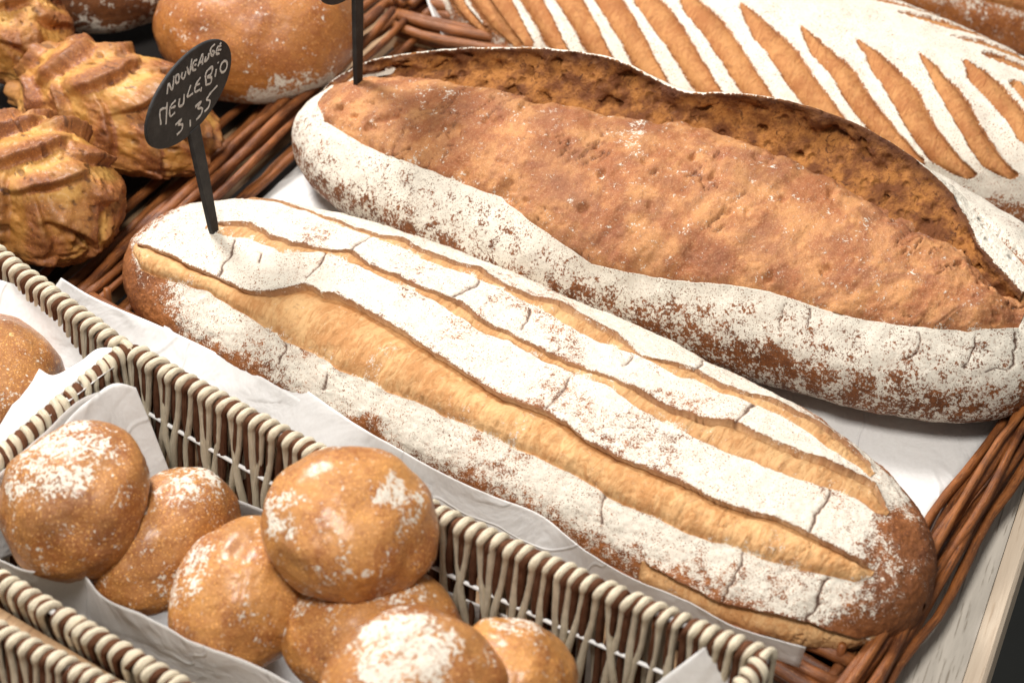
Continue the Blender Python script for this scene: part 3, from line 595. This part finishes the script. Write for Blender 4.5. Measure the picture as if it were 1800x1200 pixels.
ROLLS = [
 ((132, 882), .082, (.046, .048, .037), (28, -14, -25), 1, [((.0, .45, .9), 1.0, .50), ((-.3, -.8, .4), .5, .15)], 'round golden roll with flour-dusted crown at the left end of the basket', 0),
 ((290, 950), .052, (.051, .036, .034), (14, -8, 52), 2, [((.7, .2, .7), .75, .42), ((-.2, .5, .8), .5, .22), ((-.6, -.6, .3), .4, .25)], 'elongated roll leaning between the leftmost roll and the paper', .05),
 ((432, 1046), .056, (.048, .0395, .037), (16, -16, 62), 3, [((-.2, .95, .4), .8, .38), ((.9, .1, .5), .5, .3)], 'oval roll with flour down its left side, below the topmost roll', 0),
 ((614, 922), .104, (.0495, .0455, .036), (20, 6, 20), 4, [((-.95, .1, .5), .52, .50), ((.55, -.1, .8), .42, .46), ((-.3, -.75, .6), .36, .34), ((.4, .85, .2), .4, .3)], 'topmost roll with scattered flour patches, above the others', .05),
 ((655, 1112), .052, (.053, .044, .036), (4, 0, -10), 5, [((.1, .5, .85), .7, .32), ((-.8, .1, .5), .6, .32)], 'roll half hidden under the topmost roll', 0),
 ((726, 1208), .088, (.0485, .045, .037), (10, 0, 10), 6, [((-.1, .25, .95), .85, .62), ((.5, -.4, .7), .5, .2)], 'nearest roll with a thick white flour patch at the bottom edge', 0),
 ((898, 1196), .062, (.036, .037, .034), (0, 10, 0), 8, [((.0, .55, .8), .7, .42), ((-.75, -.1, .6), .45, .30)], 'small roll at the right of the nearest roll', 0)]
for (px, z, rad, rot, sd, pt, lab, dm) in ROLLS:
    roll('bread_roll', at(*px, z), rad, rot, sd, pt, M_ROLL, lab, 'roll', RG, base=.06, edge=.66, dimple=dm)
rb = roll('round_bread', at(-38, 690, .045), (.056, .056, .045), (0, 0, 0), 12, [((.2, -.6, .6), .3, .1)], M_ROLL, 'brown round bread topped with seeds in the paper-lined basket at left', 'bread', base=.06, edge=.2)
# seeds on it
tS = NT('pumpkin_seed'); M_SEED = tS.out(Base_Color=(.50, .33, .12), Roughness=.5)
Dd, _, _ = ball(10, 7); sm = mesh('seed', (Dd*np.array([.0045, .0022, .0011])).reshape(-1, 3), grid_faces(7, 10, True), M_SEED)
for k in range(14):
    d = Vector((rnd.gauss(.42, .2), rnd.gauss(.12, .2), .86)).normalized()
    s_ = obj('seed', sm, rb, Vector((d.x*.057, d.y*.057, d.z*.0462))); s_.rotation_euler = d.to_track_quat('Z', 'X').to_euler(); s_.rotation_euler.rotate_axis('Z', rnd.uniform(0, 3))

# round and dark loaf, upper left
roll('round_loaf', at(458, 44, .045), (.078, .072, .060), (0, 0, 0), 21, [((.35, -.7, -.25), .5, .5)], M_ROUND, 'smooth round brown loaf behind the price sign', 'bread', base=.10, edge=.40, n=160, k=100)
roll('dark_loaf', at(185, -55, .04), (.085, .06, .055), (0, 0, 20), 22, [((0, -.5, .6), .8, .25)], M_DARKLOAF, 'dark grey-brown loaf at the top edge between golden bread and round loaf', 'bread', base=.25, edge=.3)

# snipped golden breads
def snipped(c, L, W, H, ang, seed, label, nsn=(4, 3), tilt=0.):
    D, TH, PHI = ball(260, 170)
    # spindle along x
    x = D[..., 0]; X = np.stack([np.sign(x)*np.abs(x)**.9*L, D[..., 1]*W, np.where(D[..., 2] < 0, D[..., 2]*.6, D[..., 2])*H], -1)
    r = np.random.default_rng(seed); n_ = D.copy(); h = fbm(D, 1.8, 3, seed)*.09
    cut = sst(.1, .4, fbm(D, 2.6, 3, seed+2))*.5; bake = np.zeros_like(x)
    phi_ = np.arctan2(D[..., 1], np.abs(D[..., 2])+.12); wq = fbm(D, 2.4, 3, seed+20); top = sst(-.45, -.05, D[..., 2])
    for row, (c0_, w_) in enumerate(((-.95, .42), (-.15, .52), (.75, .46))):
        m = np.exp(-(np.abs(phi_-c0_+.05*wq)/w_)**4)*top
        cur = (phi_-c0_)/w_; per = nsn[0]*.62
        ph_ = (x+.13*cur*cur+.10*cur*(1 if row != 1 else -1)+.05*wq)*per+row*.5+seed*.13; sw = ph_-np.floor(ph_); idn = np.floor(ph_)
        am = .65+.6*vnoise(np.stack([idn, 0*idn+row, 0*idn+seed], -1)*1.37, seed)
        prof = np.where(sw < .78, (sw/.78)**1.6, 1-sst(.78, .93, sw))
        h = h+.155*am*m*(prof-.45)
        cut = np.maximum(cut*.9, m*(1-sst(.28, .55, sw))*sst(-.5, .3, wq+.3)); bake = np.maximum(bake, .48*m*am*sst(.45, .72, sw)*(1-sst(.80, .90, sw)))
    h += fbm(D, 12, 4, seed+6)*.032-.03*sst(.40, .55, fbm(D, 7, 2, seed+8))
    X = X*(1+h)[..., None]
    z = np.zeros_like(x)
    me = mesh('snipped_bread', X.reshape(-1, 3), grid_faces(170, 260, True), M_CHEESE, dict(flour=z, cut=np.clip(cut, 0, 1), bake=np.clip(bake, 0, 1), crack=np.clip(sst(.45, .58, fbm(D, 7, 2, seed+8))*.55+sst(.55, .65, fbm(D, 16, 2, seed+9))*.7, 0, 1)), np.stack([x*L, TH*W], -1).reshape(-1, 2))
    if me.polygons[260*20].normal.z < 0: me.flip_normals()
    o = obj('snipped_bread', me, None, c); o.rotation_euler = (0, tilt, ang)
    return tag(o, label, 'bread', 'snipped golden breads in the left tray')
snipped(at(205, 205, .035), .090, .052, .052, math.radians(-32), 31, 'long golden bread with snipped crust, behind the price sign')
snipped(at(72, 345, .040), .072, .055, .058, math.radians(-50), 37, 'golden snipped bread just behind the woven basket, nearest of the three')
snipped(at(22, 62, .045), .052, .045, .050, math.radians(-60), 43, 'golden snipped bread in the upper left corner', (3, 3))

# ------------------------------------------------------------------ price signs
def mat_slate():
    t = NT('chalkboard_black'); P = t.coord('Object'); n = t.noise(P, 60, 4, .6); n2 = t.noise(P, 1200, 2)
    c = t.mix(t.step(n, .4, .75), (.016, .015, .015), (.042, .039, .037)); c = t.mix(t.math('MULTIPLY', t.step(n2, .55, .7), .5), c, (.06, .055, .05))
    return t.out(Base_Color=c, Roughness=.7, Specular_IOR_Level=.3)
M_SLATE = mat_slate()
def mat_chalk():
    t = NT('chalk_writing'); P = t.coord('Object'); n = t.noise(P, 1500, 3, .7)
    return t.out(Base_Color=t.mix(t.step(n, .35, .6), (.30, .28, .26), (.72, .69, .64)), Roughness=.9)
M_CHALK = mat_chalk()
RW, RH = .0500, .0305
def ell(cx, cy, rx, ry, n=14, tilt=0.): return [(cx+rx*math.cos(a)-tilt*ry*math.sin(a), cy+ry*math.sin(a)) for a in np.linspace(0, 2*math.pi, n)]
WORDS = {
 'first_line': [[(322, 800), (326, 695), (366, 748), (372, 600)], ell(407, 625, 17, 45), [(450, 545), (446, 598), (470, 606), (484, 528)], [(488, 478), (520, 548), (530, 388)], [(582, 388), (560, 402), (555, 500), (582, 488)], [(558, 448), (578, 437)],
                [(598, 452), (630, 318), (642, 420)], [(606, 410), (638, 390)], [(668, 330), (664, 384), (688, 352), (695, 285)], [(745, 185), (716, 222), (714, 290), (740, 302), (746, 258), (722, 262)], [(812, 184), (782, 198), (770, 272), (802, 268)], [(778, 236), (814, 222)], [(798, 176), (808, 152)]],
 'second_line': [[(290, 1120), (280, 965), (328, 940)], [(330, 880), (340, 1105)], [(410, 845), (372, 905), (364, 985), (382, 1015), (415, 970)], [(370, 935), (415, 905)], [(448, 815), (455, 895), (480, 882), (490, 760)], [(545, 655), (530, 780), (575, 735)], [(635, 555), (597, 640), (600, 715), (640, 682)], [(598, 650), (634, 622)], [(656, 650), (652, 700)],
                 [(700, 622), (698, 470), (740, 420), (736, 500), (704, 535), (746, 530), (744, 590), (700, 618)], [(788, 430), (783, 515)], [(798, 352), (801, 366)], ell(862, 388, 32, 62, 16, .18)],
 'price_line': [[(430, 1098), (488, 1025), (462, 1082), (502, 1078), (500, 1130), (455, 1195)], [(575, 1010), (583, 1080)], [(610, 872), (666, 805), (640, 872), (686, 870), (680, 930), (635, 1002)], [(815, 600), (740, 720), (722, 768), (756, 772), (745, 850), (710, 900)]]}
def sign(base, ctr_px, label, words=True):
    c = at_y(*ctr_px, base[1]); r = np.array([math.cos(math.radians(62)), math.sin(math.radians(62)), 0]); up = np.array([0, 0, 1.]); nrm = np.cross(r, up)
    if nrm@(CAM-c) < 0: nrm = -nrm
    root = empty('price_sign', base); tag(root, label, 'price sign', 'black price signs on stakes')
    B = np.asarray(base, float)
    n = 56; a = np.arange(n)*2*math.pi/n; E = np.cos(a)[:, None]*RW*r+np.sin(a)[:, None]*RH*up
    V = np.concatenate([c+E*.985+nrm*.0011, c+E+nrm*.0004, c+E-nrm*.0009, c+E*.985-nrm*.0013])-B
    F = [tuple(range(n)), tuple(range(3*n, 4*n))[::-1]]+[(k*n+i, (k+1)*n+i, (k+1)*n+(i+1) % n, k*n+(i+1) % n) for k in range(3) for i in range(n)]
    o = obj('sign_plate', mesh('sign_plate', V, F, M_SLATE, smooth=False), root)
    # tapering flat stake
    top = c-up*RH*.93; bot = B-up*.012+(B-top)*.02; mid = top+(bot-top)*.4
    rows = [(top, .0058), (mid, .0052), (top+(bot-top)*.8, .0040), (bot, .0022)]; V = []
    for p, hw in rows: V += [p+r*hw+nrm*.0019, p-r*hw+nrm*.0019, p-r*hw-nrm*.0019, p+r*hw-nrm*.0019]
    F = [tuple(range(4)), (15, 14, 13, 12)]+[(k*4+i, (k+1)*4+i, (k+1)*4+(i+1) % 4, k*4+(i+1) % 4) for k in range(3) for i in range(4)]
    o = obj('stake', mesh('stake', np.array(V)-B, F, M_SLATE, smooth=False), root)
    bv = o.modifiers.new('b', 'BEVEL'); bv.width = .0005; bv.segments = 2
    if words:
        ci = np.array([332., 165.]); Ab = np.array([[63, 13.5], [-83, 60.5]]); inv = np.linalg.inv(Ab)
        for nm, st in WORDS.items():
            VV, FF = [], []
            for s_ in st:
                uv = [(inv@(np.array([240+x/6, 40+y/6])-ci)) for x, y in s_]; uv = np.array(uv)*.985
                if len(uv) > 2: uv = spline(uv, len(uv)*4)
                else: uv = spline(uv, 5)
                P = c+uv[:, :1]*RW*r-uv[:, 1:]*RH*up+nrm*.0013
                T_ = np.gradient(P, axis=0); T_ /= np.linalg.norm(T_, axis=1)[:, None]+1e-9; sd = np.cross(nrm, T_)
                wv = .00088*(1+.3*np.array([rnd.uniform(-1, 1) for _ in P]))[:, None]; k0 = len(VV)
                for i in range(len(P)): VV += [P[i]+sd[i]*wv[i], P[i]+nrm*.0003, P[i]-sd[i]*wv[i]]
                for i in range(len(P)-1):
                    for j in range(2): FF.append((k0+i*3+j, k0+(i+1)*3+j, k0+(i+1)*3+j+1, k0+i*3+j+1))
            obj('chalk_'+nm, mesh('chalk_'+nm, np.array(VV)-B, FF, M_CHALK), root)
    return root
sA = loaf_surf(PA, np.array([.1124]), np.array([1.586]))[0]
sign(sA, (332, 165), 'oval black sign with chalk price stuck in the floured scored loaf')
sB = loaf_surf(PB, np.array([.0788]), np.array([1.51]))[0]
sign(sB, (625, -80), 'black sign stake stuck in the split loaf, plate cut off by the top edge', words=False)

# ------------------------------------------------------------------ baskets
def cord_variants(m, rad, h, inset, n, seed, kind):
    out = []; r = random.Random(seed)
    for k in range(n):
        ln = (r.uniform(.002, .012) if kind == 'w' else r.uniform(-.002, .006))*(-1 if k % 3 == 2 else 1)
        sk = r.uniform(.0035, .0075); dz = r.choice([-.0012, .0, .0012]) if kind == 'w' else 0.
        ra = .0048 if kind == 'w' else .0042
        if kind == 'b': dz -= .0010
        inn = [(-ln*1.2+r.uniform(-.002, .002), -inset-.0035, -h), (-ln*.9+r.uniform(-.0022, .0022), -inset*.75-.0040+dz*(-1 if kind == 'b' else 1), -h*.72), (-ln*.5+r.uniform(-.002, .002), -inset*.45-.0040-dz*1.6, -h*.40), (-ln*.15, -inset*.18-.0046, -h*.2), (0, -ra, -.005)]
        arc = [(sk*(.08+.84*q), -ra*math.cos(math.pi*q), ra*math.sin(math.pi*q)*.95) for q in np.linspace(0, 1, 13)]
        oth = [(sk, ra, -.005), (sk+.0005, .0040-inset*.25, -h*.25), (sk+ln*.5, .0036-inset*.6, -h*.6), (sk+ln*.8, .0032-inset, -h)]
        P = np.concatenate([spline(inn, 22)[:-1], spline([inn[-1]]+arc+[oth[0]], 22), spline(oth, 9)[1:]])
        rr = rad*(1+.12*np.sin(np.linspace(0, r.uniform(14, 24), len(P))+r.uniform(0, 6)))*(.94+.14*np.exp(-((P[:, 2]-.003)/.006)**2))*r.uniform(.9, 1.08)
        rr = rr*(1+.13*fbm(np.stack([np.arange(len(P))*.31+seed+k*9, 0*rr, 0*rr], -1), 1., 3, k)); V, F = tube(P, rr, 9); dl = np.r_[0, np.cumsum(np.linalg.norm(np.diff(P, axis=0), axis=1))]; uv = np.stack([np.repeat(dl, 9), np.tile(np.abs(np.arange(9)-4.5)/9*.018, len(P))], -1); out.append(mesh(('cream' if kind == 'w' else 'brown')+'_cord', V, F, m, uv=uv))
    return out
H_B = .115; INS = .012
WV = cord_variants(M_WCORD, .00245, H_B, INS, 12, 3, 'w'); BV = cord_variants(M_BCORD, .0025, H_B, INS, 7, 5, 'b')
def basket(rim_pts, zr, label, walls, group, bows=None, ext=None, step=.0086):
    """rim_pts: four corners, counter-clockwise from back-left going to front-left; walls: which sides carry cords"""
    c0 = np.mean(rim_pts, 0); root = empty('woven_basket', (c0[0], c0[1], zr-H_B)); tag(root, label, 'basket', group)
    base = np.array([c0[0], c0[1], zr-H_B]); n = len(rim_pts)
    def wirep(P, r): 
        V, F = tube(np.asarray(P)-base, r, 8); return obj('wire', mesh('wire', V, F, M_WIRE), root)
    for k in range(n):
        a = np.array(rim_pts[k], float); b = np.array(rim_pts[(k+1) % n], float); d = (b-a); L = np.linalg.norm(d); d /= L
        o_ = np.array([d[1], -d[0], 0])
        if o_@((a+b)/2-c0) < 0: o_ = -o_
        bow = (bows or {}).get(k, 0.)
        pos = lambda t: a+d*L*t+o_*bow*4*t*(1-t)
        ts = np.linspace(0, 1, 24)
        wirep([pos(t) for t in ts], .0020)
        for hz in (.038, .078): wirep([pos(t)-o_*(INS*hz/H_B+.0050)-np.array([0, 0, hz]) for t in ts], .0014)
        wirep([a+np.array([0, 0, .001]), a-o_*INS*.5-np.array([0, 0, H_B])], .0020)
        if k not in walls: continue
        t0, t1 = walls[k]; cnt = int(L*(t1-t0)/step)
        # tangent such that local y is outward: build matrix columns
        for i in range(cnt):
            for kind in (0, 1):
                t = t0+(t1-t0)*(i+.25+.5*kind)/cnt+rnd.uniform(-.16, .16)*step/L; p = pos(t)
                dd = pos(min(1, t+.01))-pos(max(0, t-.01)); dd /= np.linalg.norm(dd); oo = np.array([dd[1], -dd[0], 0]); oo = oo if oo@o_ > 0 else -oo
                me = (WV if kind == 0 else BV)[(i*5+rnd.randrange(5)) % (12 if kind == 0 else 7)]
                e = obj('cream_cord' if kind == 0 else 'brown_cord', me, root)
                xx = np.array([oo[1], -oo[0], 0])            # right-handed: x cross y = z
                lift = 0. if kind == 0 else -.0012
                M = Matrix(((xx[0], oo[0], 0, p[0]-base[0]), (xx[1], oo[1], 0, p[1]-base[1]), (0, 0, 1, p[2]-base[2]+lift), (0, 0, 0, 1)))
                e.matrix_local = M
    pts = [p+(c0-p)/np.linalg.norm(c0-p)*INS*1.6 for p in map(np.array, rim_pts)]
    V = [(*(p-base)[:2], .004) for p in pts]+[(*(p-base)[:2], .0005) for p in pts]
    F = [tuple(range(n)), tuple(range(n, 2*n))[::-1]]+[(i, i+n, (i+1) % n+n, (i+1) % n) for i in range(n)]
    obj('basket_base', mesh('basket_base', np.array(V), F, M_BCORD, smooth=False), root)
    return root
ZR = .087
bBL = at(225, 614, ZR); bBR = at(1346, 1156, ZR); bFL = at(-150, 930, ZR); bFR = bBR+(bFL-bBL)*1.08
BG = 'cream and brown woven baskets'
basket([bBL, bFL, bFR, bBR], ZR, 'cream and brown woven basket filled with floured rolls', {0: (0, 1), 1: (0, 1), 2: (0, 1), 3: (0, 1)}, BG, bows={3: -.010})
Z2 = .085; cBR2 = at(206, 607, Z2); cBL2 = at(-190, 310, Z2); dv = (bFL-bBL); cBR2b = cBR2+dv; cBL2b = cBL2+dv
basket([cBL2, cBL2b, cBR2b, cBR2], Z2, 'cream and brown woven basket at left lined with paper around a round bread', {3: (0, 1), 0: (0, 1)}, BG)
d3a = at(-230, 996, ZR-.004); d3b = at(520, 1375, ZR-.004); dn = (bFL-bBL)/np.linalg.norm(bFL-bBL)*.2
basket([d3a, d3a+dn, d3b+dn, d3b], ZR-.004, 'cream and brown woven basket cut off at the lower left corner', {3: (0, 1)}, BG)

r0 = bFL-TL*.05; r1 = bFR*.62+bFL*.38
rail = slab('wooden_rail', [r0+dn*.035, r1+dn*.035, r1+dn*.075, r0+dn*.13], -.0295, ZR-.012, M_OAK, .002); tag(rail, 'brown oak rail between the two woven baskets at the lower left', 'rail')
# ------------------------------------------------------------------ parchment
def sheet(name, top, bot, label, n=60, m=24, wav=.0025, seed=0, sag=0., group='sheets of baking parchment', top_w=None):
    """paper hanging between two edges given as lists of world points"""
    A_ = spline(top, n); B_ = spline(bot, n); t = np.linspace(0, 1, m)[None, :, None]
    P = A_[:, None]*(1-t)+B_[:, None]*t
    P = P+np.array([0, 0, -1.])*sag*np.sin(math.pi*t)
    du = np.gradient(P, axis=0); dv_ = np.gradient(P, axis=1); N = np.cross(du, dv_); N /= np.linalg.norm(N, axis=-1)[..., None]+1e-9
    fold = fbm(P*np.array([1, 1, .5]), 14, 2, seed)+.6*np.abs(fbm(P, 26, 2, seed+5))+.35*np.abs(fbm(P, 60, 2, seed+6))
    P = P+N*(wav*fold)[..., None]
    loc = P.reshape(-1, 3).mean(0)
    o = obj(name, mesh(name, P.reshape(-1, 3)-loc, grid_faces(n, m), M_PAPER), None, loc)
    s_ = o.modifiers.new('s', 'SOLIDIFY'); s_.thickness = .0003
    return tag(o, label, 'paper', group)
def pl(pts, z): return [at(x, y, z if np.isscalar(z) else z[i]) for i, (x, y) in enumerate(pts)]
# under the two loaves
fa = cFL+TL*.028+TN*.02; fb = cFR-TL*.024+TN*.085; fc = cBR-TL*.004-TN*.03; fdd = cBL+TL*.022-TN*.03
for q in (fa, fb, fc, fdd): q[2] = .0005
sheet('parchment_sheet', [fdd, fdd*.5+fc*.5, fc], [fa, fa*.5+fb*.5, fb], 'wide white parchment spread flat under the two long loaves', 90, 60, .0018, 2)
# front of the tray, two layers
sheet('parchment_sheet', pl([(108, 488), (160, 520), (280, 572), (420, 640), (600, 745), (760, 835)], .040), pl([(70, 545), (150, 610), (260, 690), (400, 760), (600, 850), (760, 915)], .012), 'pale parchment with a pointed corner rising behind the basket, left of the scored loaf', 70, 20, .002, 4)
sheet('parchment_sheet', pl([(300, 536), (400, 592), (520, 672), (620, 742), (700, 790), (790, 838), (860, 870), (950, 905), (1030, 968), (1110, 1015), (1200, 1052), (1300, 1103), (1417, 1136)], .046), pl([(262, 640), (400, 720), (500, 775), (600, 820), (690, 852), (760, 885), (850, 930), (940, 972), (1020, 1010), (1100, 1048), (1200, 1092), (1290, 1130), (1405, 1172)], .022), 'long parchment strip folded up along the front of the scored loaf', 120, 20, .0018, 6)
# behind: paper edge at the end of the striped loaf
pz = [np.array([-.02, .0, 0])]
sheet('parchment_sheet', pl([(742, -30), (756, 20), (775, 60), (805, 88), (850, 105)], [.03, .024, .018, .012, .01]), pl([(790, -40), (800, 10), (815, 45), (840, 75), (890, 95)], [-.012]*5), 'parchment edge curling up at the near end of the striped loaf', 30, 10, .001, 8)
sheet('parchment_sheet', pl([(700, -60), (1200, 80), (1790, 320)], -.0225), pl([(690, 60), (1250, 200), (1830, 430)], -.0225), 'parchment lying under the striped loaf at the back', 30, 10, .0008, 9)
# scraps at the lower right of the tray
sheet('parchment_sheet', pl([(1482, 1172), (1500, 1174), (1530, 1180)], .001), pl([(1478, 1215), (1500, 1220), (1520, 1224)], .001), 'small scrap of parchment by the lower right tray corner', 12, 6, .0003, 10)
# basket with the rolls
sheet('parchment_sheet', pl([(-60, 905), (20, 842), (90, 770), (160, 702), (205, 674), (238, 682)], [.082, .086, .090, .092, .092, .09]), pl([(-40, 1010), (60, 960), (150, 920), (220, 890), (270, 860), (302, 838)], [.03, .03, .03, .03, .03, .035]), 'parchment standing against the divider behind the leftmost roll', 50, 24, .0022, 12)
sheet('parchment_sheet', pl([(-60, 880), (0, 832), (80, 762), (150, 700), (176, 690)], [.084, .088, .092, .093, .092]), pl([(-40, 980), (40, 930), (100, 880), (170, 830), (220, 800)], [.03]*5), 'back layer of parchment showing along the rim behind the leftmost roll', 40, 20, .002, 14)
sheet('parchment_sheet', pl([(250, 818), (330, 848), (420, 880), (520, 925), (640, 975), (780, 1035), (900, 1082), (1040, 1130), (1200, 1210)], .036), pl([(250, 880), (330, 910), (420, 950), (520, 1000), (640, 1050), (780, 1115), (900, 1165), (1040, 1230), (1160, 1290)], -.020), 'parchment lining low along the back wall of the basket of rolls', 90, 16, .0018, 16)
sheet('parchment_sheet', pl([(-60, 955), (60, 1005), (148, 1012), (166, 1036), (260, 1085), (340, 1128), (430, 1160), (560, 1228)], [.070, .068, .066, .064, .066, .068, .066, .066]), pl([(-60, 1030), (40, 1075), (130, 1120), (180, 1145), (260, 1190), (340, 1240), (430, 1290), (560, 1340)], .0), 'parchment folded inside the front rim of the basket of rolls', 90, 20, .0020, 18)
sheet('parchment_sheet', pl([(1120, 1225), (1180, 1180), (1240, 1134)], [.06, .075, .084]), pl([(1200, 1310), (1270, 1280), (1300, 1208)], [.03, .04, .06]), 'pointed parchment corner sticking up at the right end of the basket', 24, 16, .0015, 20)
sheet('parchment_sheet', [c+(dv*.0)+z0*.0 for c in pl([(240, 960), (600, 1120), (980, 1290)], -.018)], pl([(100, 1060), (450, 1260), (800, 1420)], -.018), 'parchment on the floor of the basket under the rolls', 40, 20, .001, 22)
# basket at the left
sheet('parchment_sheet', pl([(-60, 480), (0, 492), (40, 505), (88, 556), (110, 565), (165, 562), (210, 604)], [.08, .08, .079, .075, .075, .078, .08]), pl([(-60, 640), (0, 650), (40, 655), (80, 670), (100, 690), (140, 690), (170, 700)], .045), 'translucent parchment draped inside the back wall of the left basket', 60, 24, .002, 24)
sheet('parchment_sheet', pl([(60, 640), (72, 650), (95, 660), (140, 636), (172, 612), (212, 612)], [.070, .076, .08, .085, .088, .090]), pl([(-40, 800), (-10, 795), (20, 778), (50, 758), (110, 715), (200, 645)], [.082, .085, .088, .09, .0905, .091]), 'curved parchment edge folded over the divider beside the round bread', 50, 24, .0015, 26, sag=.004)
